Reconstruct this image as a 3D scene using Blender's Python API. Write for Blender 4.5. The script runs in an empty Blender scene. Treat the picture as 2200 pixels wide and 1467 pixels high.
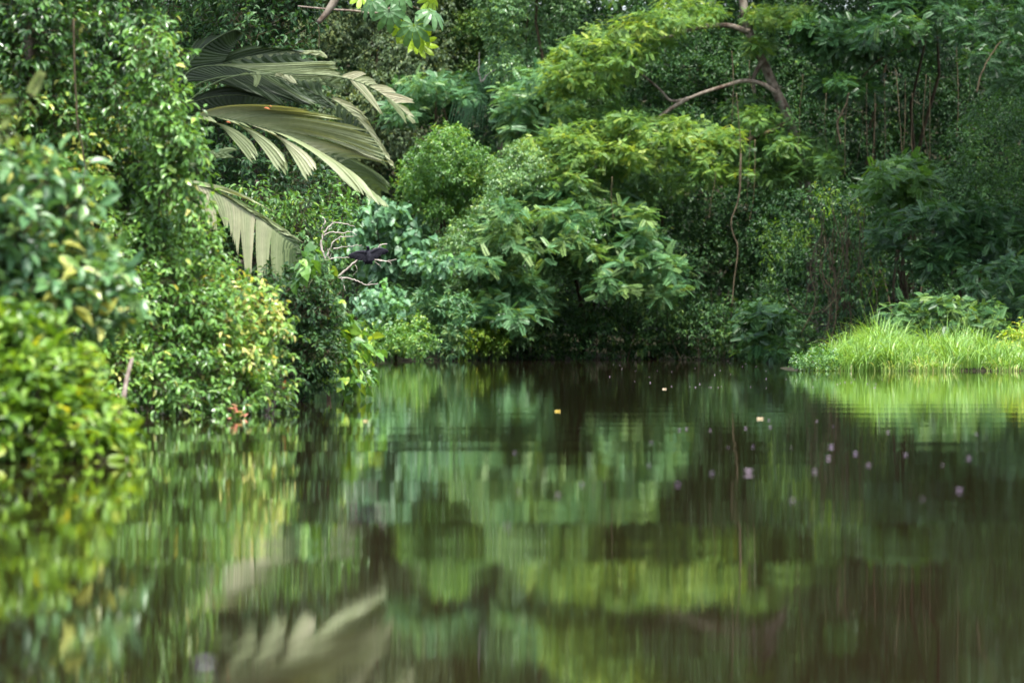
import bpy, math
import numpy as np
from mathutils import Vector

# ---------------------------------------------------------------- camera, sky, sun, exposure
SC = bpy.context.scene
COL = SC.collection
W_PX, LENS, CAM_H, HOR = 2200.0, 135.0, 0.8, 738.0
F = W_PX * LENS / 36.0

cam_d = bpy.data.cameras.new("camera")
cam_d.lens = LENS
cam_d.sensor_width = 36.0
cam_d.shift_y = (HOR - 733.5) / W_PX
cam_d.clip_start = 0.5
cam_d.clip_end = 3000.0
cam_d.dof.use_dof = True
cam_d.dof.focus_distance = 78.0
cam_d.dof.aperture_fstop = 2.4
cam = bpy.data.objects.new("camera", cam_d)
COL.objects.link(cam)
cam.location = (0.0, 0.0, CAM_H)
cam.rotation_euler = (math.radians(90), 0, 0)
SC.camera = cam

SUN_DIR = Vector((0.14, -0.46, 1.0)).normalized()      # towards the sun
sun_el = math.asin(SUN_DIR.z)
sun_az = math.atan2(SUN_DIR.x, SUN_DIR.y)
world = bpy.data.worlds.new("World")
SC.world = world
world.use_nodes = True
nt = world.node_tree
sky = nt.nodes.new("ShaderNodeTexSky")
sky.sky_type = 'NISHITA'
sky.sun_disc = False
sky.sun_elevation = sun_el
sky.sun_rotation = sun_az
sky.air_density = 1.0
sky.dust_density = 3.0
sky.ozone_density = 1.0
bg = nt.nodes["Background"]
bg.inputs[1].default_value = 0.15
cloud = nt.nodes.new("ShaderNodeHueSaturation")          # thin bright cloud takes most of the blue out of the sky
cloud.inputs["Saturation"].default_value = 0.66
nt.links.new(sky.outputs[0], cloud.inputs["Color"])
nt.links.new(cloud.outputs[0], bg.inputs[0])

sun_d = bpy.data.lights.new("sun", 'SUN')
sun_d.energy = 3.2
sun_d.angle = math.radians(7)
sun_d.color = (1.0, 0.97, 0.91)
sun = bpy.data.objects.new("sun", sun_d)
COL.objects.link(sun)
sun.rotation_euler = SUN_DIR.to_track_quat('Z', 'Y').to_euler()

SC.view_settings.view_transform = 'Standard'
SC.view_settings.look = 'None'
SC.view_settings.exposure = 1.95
SC.view_settings.gamma = 1.0
SC.render.engine = 'CYCLES'
SC.cycles.max_bounces = 6
SC.cycles.diffuse_bounces = 3
SC.cycles.glossy_bounces = 3
SC.cycles.transmission_bounces = 3
SC.cycles.caustics_reflective = False
SC.cycles.caustics_refractive = False
SC.cycles.sample_clamp_indirect = 6.0

rng = np.random.default_rng(11)
UP = np.array([0.0, 0.0, 1.0])


def at(px, py, D):
    """World point at distance D on the line of sight of a pixel of the 2200 x 1467 photograph."""
    return np.array([(px - 1100.0) / F * D, D, CAM_H - (py - HOR) / F * D])


def nrm(a):
    return a / np.maximum(np.linalg.norm(a, axis=-1, keepdims=True), 1e-9)


def wob(p, f=1.0, s=0.0):
    """Cheap smooth noise in -1..1 at points p (..., 3)."""
    x, y, z = p[..., 0] * f, p[..., 1] * f, p[..., 2] * f
    return (np.sin(1.7 * x + 2.3 * z + s) + np.sin(2.9 * z - 1.3 * y + 1.7 * s) +
            np.sin(2.1 * y + 3.1 * x + 0.6 * s) + np.sin(4.3 * x - 3.7 * z + 2.2 * y + 2.9 * s)) / 3.2


# ---------------------------------------------------------------- materials
def new_mat(name):
    m = bpy.data.materials.new(name)
    m.use_nodes = True
    t = m.node_tree
    for n in list(t.nodes):
        t.nodes.remove(n)
    out = t.nodes.new("ShaderNodeOutputMaterial")
    return m, t, out


def ramp_node(t, stops):
    r = t.nodes.new("ShaderNodeValToRGB")
    el = r.color_ramp.elements
    while len(el) < len(stops):
        el.new(0.5)
    for e, (p, c) in zip(el, stops):
        e.position = p
        e.color = (*c, 1.0)
    return r


def leaf_mat(name, stops, rough=0.42, spec=0.5, trans=0.35, warm=(1.5, 1.35, 0.5), fleck=0.12):
    m, t, out = new_mat(name)
    a = t.nodes.new("ShaderNodeAttribute")
    a.attribute_name = "tint"
    r = ramp_node(t, stops)
    t.links.new(a.outputs["Fac"], r.inputs[0])
    tc = t.nodes.new("ShaderNodeTexCoord")
    nz = t.nodes.new("ShaderNodeTexNoise")
    nz.inputs["Scale"].default_value = 14.0
    nz.inputs["Detail"].default_value = 2.0
    t.links.new(tc.outputs["Object"], nz.inputs["Vector"])
    hs = t.nodes.new("ShaderNodeHueSaturation")
    mr = t.nodes.new("ShaderNodeMapRange")
    mr.inputs["To Min"].default_value = 1.0 - 2.5 * fleck
    mr.inputs["To Max"].default_value = 1.0 + 2.5 * fleck
    t.links.new(nz.outputs["Fac"], mr.inputs["Value"])
    t.links.new(mr.outputs[0], hs.inputs["Value"])
    t.links.new(r.outputs[0], hs.inputs["Color"])
    p = t.nodes.new("ShaderNodeBsdfPrincipled")
    p.inputs["Roughness"].default_value = rough
    p.inputs["Specular IOR Level"].default_value = spec
    t.links.new(hs.outputs[0], p.inputs["Base Color"])
    tr = t.nodes.new("ShaderNodeBsdfTranslucent")
    mul = t.nodes.new("ShaderNodeMix")
    mul.data_type = 'RGBA'
    mul.blend_type = 'MULTIPLY'
    mul.inputs[0].default_value = 1.0
    mul.inputs[7].default_value = (*warm, 1.0)
    t.links.new(hs.outputs[0], mul.inputs[6])
    t.links.new(mul.outputs[2], tr.inputs[0])
    mx = t.nodes.new("ShaderNodeMixShader")
    mx.inputs[0].default_value = trans
    t.links.new(p.outputs[0], mx.inputs[1])
    t.links.new(tr.outputs[0], mx.inputs[2])
    t.links.new(mx.outputs[0], out.inputs[0])
    return m


def solid_mat(name, c0, c1, scale=6.0, rough=0.85, stretch=(1, 1, 1), bump=0.0):
    m, t, out = new_mat(name)
    tc = t.nodes.new("ShaderNodeTexCoord")
    mp = t.nodes.new("ShaderNodeMapping")
    mp.inputs["Scale"].default_value = stretch
    nz = t.nodes.new("ShaderNodeTexNoise")
    nz.inputs["Scale"].default_value = scale
    nz.inputs["Detail"].default_value = 6.0
    nz.inputs["Roughness"].default_value = 0.65
    t.links.new(tc.outputs["Object"], mp.inputs[0])
    t.links.new(mp.outputs[0], nz.inputs["Vector"])
    r = ramp_node(t, [(0.36, c0), (0.64, c1)])
    t.links.new(nz.outputs["Fac"], r.inputs[0])
    p = t.nodes.new("ShaderNodeBsdfPrincipled")
    p.inputs["Roughness"].default_value = rough
    p.inputs["Specular IOR Level"].default_value = 0.15
    t.links.new(r.outputs[0], p.inputs["Base Color"])
    if bump:
        b = t.nodes.new("ShaderNodeBump")
        b.inputs["Distance"].default_value = bump
        t.links.new(nz.outputs["Fac"], b.inputs["Height"])
        t.links.new(b.outputs[0], p.inputs["Normal"])
    t.links.new(p.outputs[0], out.inputs[0])
    return m


M = {}
M['vine'] = leaf_mat("vine_leaf", [(0.0, (.02, .055, .018)), (.35, (.05, .13, .03)), (.65, (.09, .21, .045)), (.88, (.16, .3, .055)), (1.0, (.36, .38, .08))], .32, .55, .38)
M['mound'] = leaf_mat("creeper_leaf", [(0.0, (.03, .08, .02)), (.3, (.075, .18, .04)), (.62, (.13, .27, .055)), (.84, (.2, .35, .075)), (.96, (.36, .42, .1)), (1.0, (.48, .45, .15))], .34, .55, .4)
M['lime'] = leaf_mat("lime_leaf", [(0.0, (.04, .1, .015)), (.4, (.11, .22, .02)), (.7, (.2, .33, .03)), (1.0, (.42, .42, .05))], .42, .45, .42)
M['blue'] = leaf_mat("bluish_leaf", [(0.0, (.025, .07, .03)), (.4, (.06, .15, .055)), (.75, (.11, .23, .08)), (.95, (.18, .29, .07)), (1.0, (.34, .36, .08))], .36, .55, .34)
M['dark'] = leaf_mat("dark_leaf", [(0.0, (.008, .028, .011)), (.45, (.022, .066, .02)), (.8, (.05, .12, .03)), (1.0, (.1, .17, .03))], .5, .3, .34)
M['grey'] = leaf_mat("greyish_leaf", [(0.0, (.022, .045, .022)), (.5, (.05, .09, .04)), (.85, (.09, .14, .055)), (1.0, (.15, .19, .06))], .5, .4, .34)
M['bright'] = leaf_mat("bright_leaf", [(0.0, (.025, .075, .02)), (.45, (.065, .16, .035)), (.75, (.11, .24, .04)), (1.0, (.24, .34, .04))], .38, .5, .38)
M['legume'] = leaf_mat("legume_leaf", [(0.0, (.035, .09, .03)), (.45, (.085, .185, .048)), (.75, (.16, .27, .055)), (1.0, (.29, .36, .07))], .48, .4, .42)
M['feather'] = leaf_mat("feathery_leaf", [(0.0, (.018, .058, .026)), (.5, (.05, .14, .055)), (.85, (.105, .225, .092)), (1.0, (.17, .27, .08))], .44, .4, .34)
M['aroid'] = leaf_mat("arum_leaf", [(0.0, (.045, .12, .055)), (.6, (.085, .185, .09)), (1.0, (.1, .26, .04))], .45, .45, .3)
M['cecropia'] = leaf_mat("palmate_leaf", [(0.0, (.05, .12, .05)), (.55, (.09, .19, .07)), (1.0, (.22, .34, .02))], .42, .5, .45)
M['grass'] = leaf_mat("grass_blade", [(0.0, (.07, .14, .035)), (.5, (.13, .26, .045)), (.85, (.22, .36, .075)), (1.0, (.4, .42, .18))], .4, .5, .42)
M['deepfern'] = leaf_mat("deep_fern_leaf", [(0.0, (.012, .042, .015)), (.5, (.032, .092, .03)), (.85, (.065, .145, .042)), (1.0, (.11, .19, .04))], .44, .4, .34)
M['pale'] = leaf_mat("pale_glossy_leaf", [(0.0, (.03, .085, .03)), (.45, (.08, .175, .06)), (.8, (.15, .27, .09)), (1.0, (.25, .34, .07))], .32, .6, .36)
M['palm'] = leaf_mat("palm_leaf", [(0.0, (.009, .02, .006)), (.22, (.026, .048, .015)), (.5, (.1, .14, .055)), (.8, (.21, .24, .13)), (1.0, (.3, .29, .19))], .5, .3, .25, fleck=.07)  # lowest stops darkened so the upper fronds carry overhead shade in their colour
M['darkpalm'] = leaf_mat("dark_palm_leaf", [(0.0, (.015, .055, .022)), (1.0, (.05, .14, .055))], .4, .5, .3)
M['deadleaf'] = leaf_mat("dead_leaf", [(0.0, (.12, .05, .02)), (.5, (.3, .09, .03)), (1.0, (.5, .22, .06))], .6, .3, .3)
M['pinkleaf'] = leaf_mat("pink_leaf", [(0.0, (.3, .06, .04)), (.5, (.42, .16, .1)), (1.0, (.2, .22, .05))], .5, .4, .35)
M['petal'] = leaf_mat("petal", [(0.0, (.3, .26, .36)), (.5, (.42, .34, .44)), (1.0, (.5, .44, .46))], .5, .4, .4, (1.1, 1.0, 1.1))
M['yellowleaf'] = leaf_mat("yellow_leaf", [(0.0, (.36, .26, .02)), (1.0, (.36, .28, .18))], .5, .4, .3, (1.2, 1.1, .6))
M['bark'] = solid_mat("bark", (.07, .05, .04), (.2, .17, .14), 9, .9, (1, 1, .35), .02)
M['lichen_bark'] = solid_mat("lichen_bark", (.055, .036, .026), (.21, .185, .15), 3.2, .9, (1, 1, .7), .03)
M['twig'] = solid_mat("twig", (.025, .02, .012), (.07, .055, .032), 5, .9)
M['dead_wood'] = solid_mat("dead_wood", (.17, .15, .125), (.33, .3, .26), 8, .85, (1, 1, 1), .004)
M['liana'] = solid_mat("liana", (.03, .024, .015), (.085, .068, .04), 3, .9)
M['soil'] = solid_mat("bank_soil", (.008, .009, .004), (.022, .02, .009), 1.2, .95, (1, 1, 1), .05)
M['feathers'] = solid_mat("black_feathers", (.006, .006, .009), (.022, .022, .03), 22, .85, (1, 1, 3), .006)

# water
m, t, out = new_mat("river_water")
tc = t.nodes.new("ShaderNodeTexCoord")
def water_noise(scale, stretch, detail):
    mp = t.nodes.new("ShaderNodeMapping")
    mp.inputs["Scale"].default_value = stretch
    nz = t.nodes.new("ShaderNodeTexNoise")
    nz.inputs["Scale"].default_value = scale
    nz.inputs["Detail"].default_value = detail
    t.links.new(tc.outputs["Object"], mp.inputs[0])
    t.links.new(mp.outputs[0], nz.inputs["Vector"])
    return nz
b1 = t.nodes.new("ShaderNodeBump"); b1.inputs["Distance"].default_value = 0.0006; b1.inputs["Strength"].default_value = 1.0
b2 = t.nodes.new("ShaderNodeBump"); b2.inputs["Distance"].default_value = 0.00034; b2.inputs["Strength"].default_value = 1.0
n1 = water_noise(1.0, (0.8, 1.3, 1), 2.0)
n2 = water_noise(7.0, (1.0, 1.0, 1), 1.0)
t.links.new(n1.outputs["Fac"], b1.inputs["Height"])
t.links.new(n2.outputs["Fac"], b2.inputs["Height"])
t.links.new(b1.outputs[0], b2.inputs["Normal"])
b3 = t.nodes.new("ShaderNodeBump"); b3.inputs["Distance"].default_value = 0.0032; b3.inputs["Strength"].default_value = 1.0
n3 = water_noise(1.0, (0.05, 0.55, 1), 1.5)
t.links.new(n3.outputs["Fac"], b3.inputs["Height"])
t.links.new(b2.outputs[0], b3.inputs["Normal"])
p = t.nodes.new("ShaderNodeBsdfPrincipled")
p.inputs["Base Color"].default_value = (.0125, .0078, .0038, 1)
p.inputs["Roughness"].default_value = 0.02
p.inputs["IOR"].default_value = 1.33
t.links.new(b3.outputs[0], p.inputs["Normal"])
t.links.new(p.outputs[0], out.inputs[0])
M['water'] = m


# ---------------------------------------------------------------- mesh collecting
class Geo:
    def __init__(self):
        self.V, self.L, self.T, self.tint, self.mat, self.sm = [], [], [], [], [], []
        self.nv = 0

    def add(self, verts, faces, tint=0.5, mat=0, smooth=False):
        """verts (N, k, 3): N copies of one template with faces given by index lists."""
        verts = np.asarray(verts, dtype=np.float32)
        if verts.ndim == 2:
            verts = verts[None]
        N, k, _ = verts.shape
        if N == 0:
            return
        flat = np.concatenate([np.asarray(f) for f in faces]).astype(np.int64)
        tot = np.array([len(f) for f in faces], dtype=np.int64)
        off = self.nv + np.arange(N, dtype=np.int64) * k
        self.V.append(verts.reshape(-1, 3))
        self.L.append((off[:, None] + flat[None]).ravel())
        self.T.append(np.tile(tot, N))
        tn = np.broadcast_to(np.asarray(tint, dtype=np.float32), (N,))
        self.tint.append(np.repeat(tn, len(tot)))
        self.mat.append(np.full(N * len(tot), mat, dtype=np.int32))
        self.sm.append(np.full(N * len(tot), smooth, dtype=bool))
        self.nv += N * k

    def tube(self, pts, radii, sides=6, mat=0, tint=0.5):
        pts = np.asarray(pts, float)
        n = len(pts)
        radii = np.broadcast_to(np.asarray(radii, float), (n,))
        tg = nrm(np.gradient(pts, axis=0))
        ref = np.array([0.0, 1.0, 0.2])
        if abs(nrm(tg.mean(0)) @ nrm(ref)) > .9:
            ref = np.array([1.0, 0.0, 0.0])
        u = nrm(np.cross(tg, ref)); w = np.cross(tg, u)
        a = np.linspace(0, 2 * np.pi, sides, endpoint=False)
        ring = pts[:, None] + radii[:, None, None] * (np.cos(a)[None, :, None] * u[:, None] + np.sin(a)[None, :, None] * w[:, None])
        faces = []
        for i in range(n - 1):
            for j in range(sides):
                q = (j + 1) % sides
                faces.append([i * sides + j, i * sides + q, (i + 1) * sides + q, (i + 1) * sides + j])
        faces.append(list(range(sides))[::-1])
        faces.append([(n - 1) * sides + j for j in range(sides)])
        self.add(ring.reshape(1, -1, 3), faces, tint, mat, True)

    def sticks(self, P0, P1, r0, r1, mat=0):
        """Many thin straight three-sided twigs at once."""
        d = nrm(P1 - P0)
        u = nrm(np.cross(d, np.array([.3, .9, .2]))); w = np.cross(d, u)
        vs = []
        for P, r in ((P0, r0), (P1, r1)):
            for a in (0, 2.094, 4.189):
                vs.append(P + np.broadcast_to(np.asarray(r), (len(P),))[:, None] * (math.cos(a) * u + math.sin(a) * w))
        self.add(np.stack(vs, 1), [[0, 1, 4, 3], [1, 2, 5, 4], [2, 0, 3, 5]], .5, mat, True)

    def build(self, name, mats, parent=None):
        me = bpy.data.meshes.new(name)
        V = np.concatenate(self.V); L = np.concatenate(self.L); T = np.concatenate(self.T)
        me.vertices.add(len(V)); me.vertices.foreach_set("co", V.ravel())
        me.loops.add(len(L)); me.loops.foreach_set("vertex_index", L.astype(np.int32))
        st = np.zeros(len(T), dtype=np.int32); st[1:] = np.cumsum(T)[:-1]
        me.polygons.add(len(T)); me.polygons.foreach_set("loop_start", st)
        me.polygons.foreach_set("material_index", np.concatenate(self.mat))
        me.polygons.foreach_set("use_smooth", np.concatenate(self.sm))
        a = me.attributes.new("tint", 'FLOAT', 'FACE')
        a.data.foreach_set("value", np.concatenate(self.tint).astype(np.float32))
        for mm in (mats if isinstance(mats, (list, tuple)) else [mats]):
            me.materials.append(M[mm])
        me.update(calc_edges=True)
        o = bpy.data.objects.new(name, me)
        COL.objects.link(o)
        if parent is not None:
            o.parent = parent
            o.matrix_parent_inverse = parent.matrix_world.inverted()
        return o


def tag(o, label=None, cat=None, group=None, kind=None):
    for k, v in (("label", label), ("category", cat), ("group", group), ("kind", kind)):
        if v:
            o[k] = v
    return o


def thing(name, label, cat, loc, group=None):
    o = bpy.data.objects.new(name, None)
    COL.objects.link(o)
    o.location = tuple(float(c) for c in loc)
    o.empty_display_size = 0.2
    bpy.context.view_layer.update()
    return tag(o, label, cat, group)


# ---------------------------------------------------------------- leaf templates (unit length along +Y, face +Z)
def T_ovate(w=.5, fold=.1, droop=.18):
    v = [(0, 0, 0), (w * .42, .3, fold), (w * .36, .68, fold - droop * .4), (0, 1, -droop), (-w * .36, .68, fold - droop * .4), (-w * .42, .3, fold), (0, .5, 0)]
    return np.array(v), [[0, 1, 2, 6], [6, 2, 3], [0, 6, 4, 5], [6, 3, 4]]


def T_rhomb(w=.5, fold=.08, droop=.12):
    v = [(0, 0, 0), (w * .5, .45, fold), (0, 1, -droop), (-w * .5, .45, fold)]
    return np.array(v), [[0, 1, 2], [0, 2, 3]]


def T_heart(w=.8, droop=.3):
    v = [(0, 0, 0), (w * .3, -.14, .02), (w * .52, .12, .03), (w * .42, .5, -.03), (0, 1, -droop), (-w * .42, .5, -.03), (-w * .52, .12, .03), (-w * .3, -.14, .02), (0, .45, -.06)]
    return np.array(v), [[0, 1, 2, 8], [8, 2, 3], [8, 3, 4], [0, 8, 6, 7], [8, 5, 6], [8, 4, 5]]


def T_pinnate(pairs=8, ll=.3, lw=.11, droop=.3, ang=62):
    V, Fc = [], []
    for i in range(pairs):
        y = .16 + .8 * i / (pairs - 1)
        z = -droop * y * y
        L = ll * (1 - .5 * abs(i / (pairs - 1) - .4) ** 1.5)
        for s in (-1, 1):
            a = math.radians(ang - 24 * i / pairs)
            dx, dy = s * math.sin(a), math.cos(a)
            b = np.array([0, y, z]); d = np.array([dx, dy, -.22]); n = np.array([-dy * s, dx * s, 0])
            k = len(V)
            V += [b, b + d * L * .5 + n * lw * .5, b + d * L, b + d * L * .5 - n * lw * .5]
            Fc.append([k, k + 1, k + 2, k + 3] if s < 0 else [k + 3, k + 2, k + 1, k])
    return np.array(V), Fc


def T_palmate(lobes=9, w=.36, spread=290, droop=.3):
    V, Fc = [], []
    for i in range(lobes):
        a = math.radians(-spread / 2 + spread * i / (lobes - 1))
        L = .72 + .28 * math.cos(a * .5) ** 2
        d = np.array([math.sin(a), math.cos(a), 0]); n = np.array([d[1], -d[0], 0])
        k = len(V)
        prof = [(0.04, .02, 0), (.3, .5, .04), (.62, 1., -.02), (.86, .8, -.12), (1.0, 0.12, -.22)]
        for (r, ww, z) in prof:
            c = d * r * L + np.array([0, 0, z - droop * r * r * L])
            V += [c - n * w * ww * .5 * L, c + np.array([0, 0, -.03 * ww]), c + n * w * ww * .5 * L]
        for j in range(len(prof) - 1):
            q = k + 3 * j
            Fc += [[q, q + 1, q + 4, q + 3], [q + 1, q + 2, q + 5, q + 4]]
    return np.array(V), Fc


TPL = {'ovate': T_ovate(), 'slim': T_ovate(.32, .06, .25), 'rhomb': T_rhomb(), 'heart': T_heart(), 'pinnate': T_pinnate(),
       'pinnate_fine': T_pinnate(11, .26, .085, .34), 'fernlike': T_pinnate(9, .34, .16, .42, 58), 'palmate': T_palmate()}


def put_leaves(g, tpl, P, axis, normal, size, tint, mat=0, wscale=1.0):
    v, f = TPL[tpl]
    Y = nrm(axis)
    X = nrm(np.cross(Y, normal))
    Z = np.cross(X, Y)
    size = np.broadcast_to(np.asarray(size, float), (len(P),))
    W = P[:, None] + size[:, None, None] * (v[None, :, 0, None] * wscale * X[:, None] + v[None, :, 1, None] * Y[:, None] + v[None, :, 2, None] * Z[:, None])
    g.add(W, f, np.clip(tint, 0, 1), mat)


# ---------------------------------------------------------------- crowns
def in_poly(x, y, poly):
    poly = np.asarray(poly, float)
    x = np.asarray(x); y = np.asarray(y)
    c = np.zeros(x.shape, bool)
    j = len(poly) - 1
    for i in range(len(poly)):
        xi, yi = poly[i]; xj, yj = poly[j]
        if yi != yj:
            c ^= ((yi > y) != (yj > y)) & (x < (xj - xi) * (y - yi) / (yj - yi) + xi)
        j = i
    return c


def edge_dist(x, y, poly):
    poly = np.asarray(poly, float)
    d = np.full(np.shape(x), 1e9)
    for i in range(len(poly)):
        a, b = poly[i - 1], poly[i]
        ab = b - a
        tt = np.clip(((x - a[0]) * ab[0] + (y - a[1]) * ab[1]) / max(ab @ ab, 1e-9), 0, 1)
        d = np.minimum(d, np.hypot(x - a[0] - tt * ab[0], y - a[1] - tt * ab[1]))
    return d


MORE = 3.0


def gen_blobs(poly, D, n, r, flat=.7, deep=1.0, bulge=0.0, jit=1.0):
    """n leaf clumps filling an outline (given in photograph pixels at distance D); returns centres and radii in metres."""
    poly = np.asarray(poly, float)
    lo, hi = poly.min(0), poly.max(0)
    C, R, pts = [], [], []
    for _ in range(n):
        best, bd = None, -1
        for _k in range(14):
            x = rng.uniform(lo[0], hi[0]); y = rng.uniform(lo[1], hi[1])
            if not in_poly(x, y, poly):
                continue
            rr = rng.uniform(*r)
            e = float(edge_dist(x, y, poly))
            if e < .55 * rr * flat:
                continue
            d = min([math.hypot(x - q[0], (y - q[1]) / flat) / (q[2] + rr) for q in pts] or [1.])
            if d > bd:
                best, bd = (x, y, rr, e), d
        if best is None:
            continue
        x, y, rr, e = best
        pts.append((x, y, rr))
        d0 = D(x, y) if callable(D) else D
        s = d0 / F
        d1 = d0 + rng.normal(0, jit) - bulge * min(1., e / 120.)
        C.append(at(x, y, d1)); q_ = rng.uniform(.8, 1.25); R.append((rr * s * q_, rr * s * deep, rr * s * flat / q_ ** .5))
    return np.array(C), np.array(R)


def foliage(g, C, R, tpl='ovate', size=.12, dens=30., k=5, twig=.25, mat=0, tint=.45, tvar=.17, clump=.18, up=.35, droop=.35,
            hang=0.0, flatn=.8, lump=.34, inner=.4, stick=None, wscale=1.0, back=.5, under=.5):
    """Leaf sprays over the clumps C, R: dens sprays per square metre of clump, k leaves each."""
    if len(C) == 0:
        return
    area = 4 * np.pi * ((R[:, 0] * R[:, 1]) ** 1.6 / 3 + (R[:, 0] * R[:, 2]) ** 1.6 / 3 + (R[:, 1] * R[:, 2]) ** 1.6 / 3) ** (1 / 1.6)
    cnt = np.maximum(3, (area * dens * .5 * MORE).astype(int))
    idx = np.repeat(np.arange(len(C)), cnt)
    o = nrm(rng.normal(size=(len(idx), 3)))
    keep = (rng.random(len(idx)) < np.where(o[:, 1] > .35, back, 1.)) & (rng.random(len(idx)) < np.where(o[:, 2] < -.45, under, 1.))
    idx, o = idx[keep], o[keep]
    c, r = C[idx], R[idx]
    bump = 1 + lump * wob(o * 2.2 + c * .7, 1.0, 1.3)
    rad = (inner + (1 - inner) * rng.random(len(idx)) ** .5) * bump
    rad = np.where(rng.random(len(idx)) < .1, rad * rng.uniform(1.15, 1.6, len(idx)), rad)
    P = c + o * r * rad[:, None]
    out = nrm(o / r)
    td = nrm(out * .8 + rng.normal(size=P.shape) * .45 + UP * (up - hang))
    cl = clump * wob(C, .9, 4.)[idx] + .1 * wob(P, 1.7 / max(size * 8, .3), 9.)
    base_t = tint + cl + rng.normal(0, .05, len(idx))
    tw = twig * rng.uniform(.6, 1.3, len(idx))
    if stick is not None:
        g.sticks(P - td * tw[:, None] * .8, P + td * tw[:, None], max(size * .035, .004), max(size * .015, .002), stick)
    side0 = nrm(np.cross(td, rng.normal(size=P.shape)))
    side1 = np.cross(td, side0)
    for j in range(k):
        f = (j + .5) / k
        ang = j * 2.4 + rng.uniform(-.4, .4, len(idx))
        s = np.cos(ang)[:, None] * side0 + np.sin(ang)[:, None] * side1
        pos = P + td * (tw * f)[:, None]
        ax = td * (.35 + .5 * f) + s * .8 + rng.normal(size=P.shape) * .18
        ax = ax - UP * (droop + hang)
        if tpl.startswith(('pinnate', 'fern')):
            ax[:, 2] *= .6
        nn = nrm(UP * flatn + out * .5 + rng.normal(size=P.shape) * .38)
        sz = size * rng.uniform(.65, 1.25, len(idx))
        put_leaves(g, tpl, pos, ax, nn, sz, base_t + rng.normal(0, tvar, len(idx)), mat, wscale)


def stems_geo(base, tips, r0, wig=.15):
    g = Geo()
    for tp in tips:
        n = 7
        tt = np.linspace(0, 1, n)[:, None]
        L = np.linalg.norm(tp - base)
        pts = base + (tp - base) * tt + np.array([0, 0, 1.]) * (tt * (1 - tt)) * L * .25
        pts[1:-1] += rng.normal(0, wig * L * .12, (n - 2, 3))
        g.tube(pts, r0 * (1 - .75 * tt[:, 0]), 6)
    return g


def bush(name, label, cat, base, blobs, mat='bright', part='foliage', stem='stem', stem_r=.03, nst=4, group=None, extra=None, bark='twig', **kw):
    """A shrub, tree or creeper: an Empty at its base, its leaves as one part and its stems as another."""
    C, R = blobs if isinstance(blobs, tuple) else (np.concatenate([b[0] for b in blobs]), np.concatenate([b[1] for b in blobs]))
    b = at(*base) if len(base) == 3 else np.array(base[0])
    root = thing(name, label, cat, b, group)
    g = Geo()
    kw.setdefault('stick', 1 if b[1] < 100 else None)
    foliage(g, C, R, mat=0, **kw)
    if extra:
        extra(g)
    g.build(part, [mat, 'twig'], root)
    if stem:
        near = np.argsort(np.abs(C[:, 0] - b[0]))[:max(nst, len(C) // 4)]
        tips = C[rng.choice(near, min(nst, len(near)), replace=False)]
        stems_geo(b - np.array([0, 0, .1]), tips, stem_r).build(stem, [bark], root)
    return root


def path(pts, D, n=24):
    """Smooth 3D polyline through photograph pixels (px, py[, D])."""
    Q = np.array([at(p[0], p[1], p[2] if len(p) > 2 else D) for p in pts])
    return spline(Q, n)


def spline(Q, n=24):
    Q = np.asarray(Q, float)
    m_ = len(Q)
    if m_ < 3:
        tt = np.linspace(0, 1, n)[:, None]
        return Q[0] + (Q[-1] - Q[0]) * tt
    E = np.concatenate([[2 * Q[0] - Q[1]], Q, [2 * Q[-1] - Q[-2]]])
    out_ = []
    for u in np.linspace(0, m_ - 1 - 1e-6, n):
        i = int(u); f = u - i
        a, b, c, d = E[i:i + 4]
        out_.append(.5 * (2 * b + (c - a) * f + (2 * a - 5 * b + 4 * c - d) * f * f + (3 * b - a - 3 * c + d) * f ** 3))
    return np.array(out_)


# ---------------------------------------------------------------- setting: ground and river
river = np.array([(-4, -60), (-4.2, 10), (-4.3, 24), (-4.3, 27), (-4.4, 33), (-4.8, 38), (-4.8, 42), (-4.2, 46), (-3.4, 52), (-2.9, 60), (-3.2, 66), (-5, 74),
                  (-9, 90), (-13, 120), (-12, 160), (-7.5, 178), (-4, 184), (2, 188), (11, 190), (14, 183), (13, 160), (10.5, 140), (8.3, 122), (8.6, 113),
                  (11, 112.5), (15, 111.5), (18, 108), (21, 80), (22, 40), (22, -60)], float)
xs = np.arange(-130, 131, 1.25); ys = np.arange(-60, 331, 1.25)
GX, GY = np.meshgrid(xs, ys)
ins = in_poly(GX.ravel(), GY.ravel(), river)
dist = edge_dist(GX.ravel(), GY.ravel(), river)
P0 = np.stack([GX.ravel(), GY.ravel(), np.zeros(GX.size)], 1)
land = .12 * (1 - np.exp(-dist / .6)) + .035 * np.maximum(dist - 1, 0) + .35 * wob(P0, .35) * np.clip(dist / 4, 0, 1)
land = np.where(dist > 48, land + .6 * (dist - 48), land)
land = 30 * np.tanh(land / 30)
P0[:, 2] = np.where(ins, -np.minimum(dist * .5, 1.6) - .02, land)
g = Geo()
nx, ny = len(xs), len(ys)
ii = (np.arange(ny - 1)[:, None] * nx + np.arange(nx - 1)[None]).ravel()
g.V.append(P0.astype(np.float32)); g.nv = len(P0)
g.L.append(np.stack([ii, ii + 1, ii + nx + 1, ii + nx], 1).ravel()); g.T.append(np.full(len(ii), 4))
g.tint.append(np.full(len(ii), .5)); g.mat.append(np.zeros(len(ii), np.int32)); g.sm.append(np.ones(len(ii), bool))
tag(g.build("ground", ['soil']), kind="structure")

g = Geo()
g.add(np.array([[-40, -60, 0], [40, -60, 0], [40, 215, 0], [-40, 215, 0]], float), [[0, 1, 2, 3]])
tag(g.build("water", ['water']), kind="structure")

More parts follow.
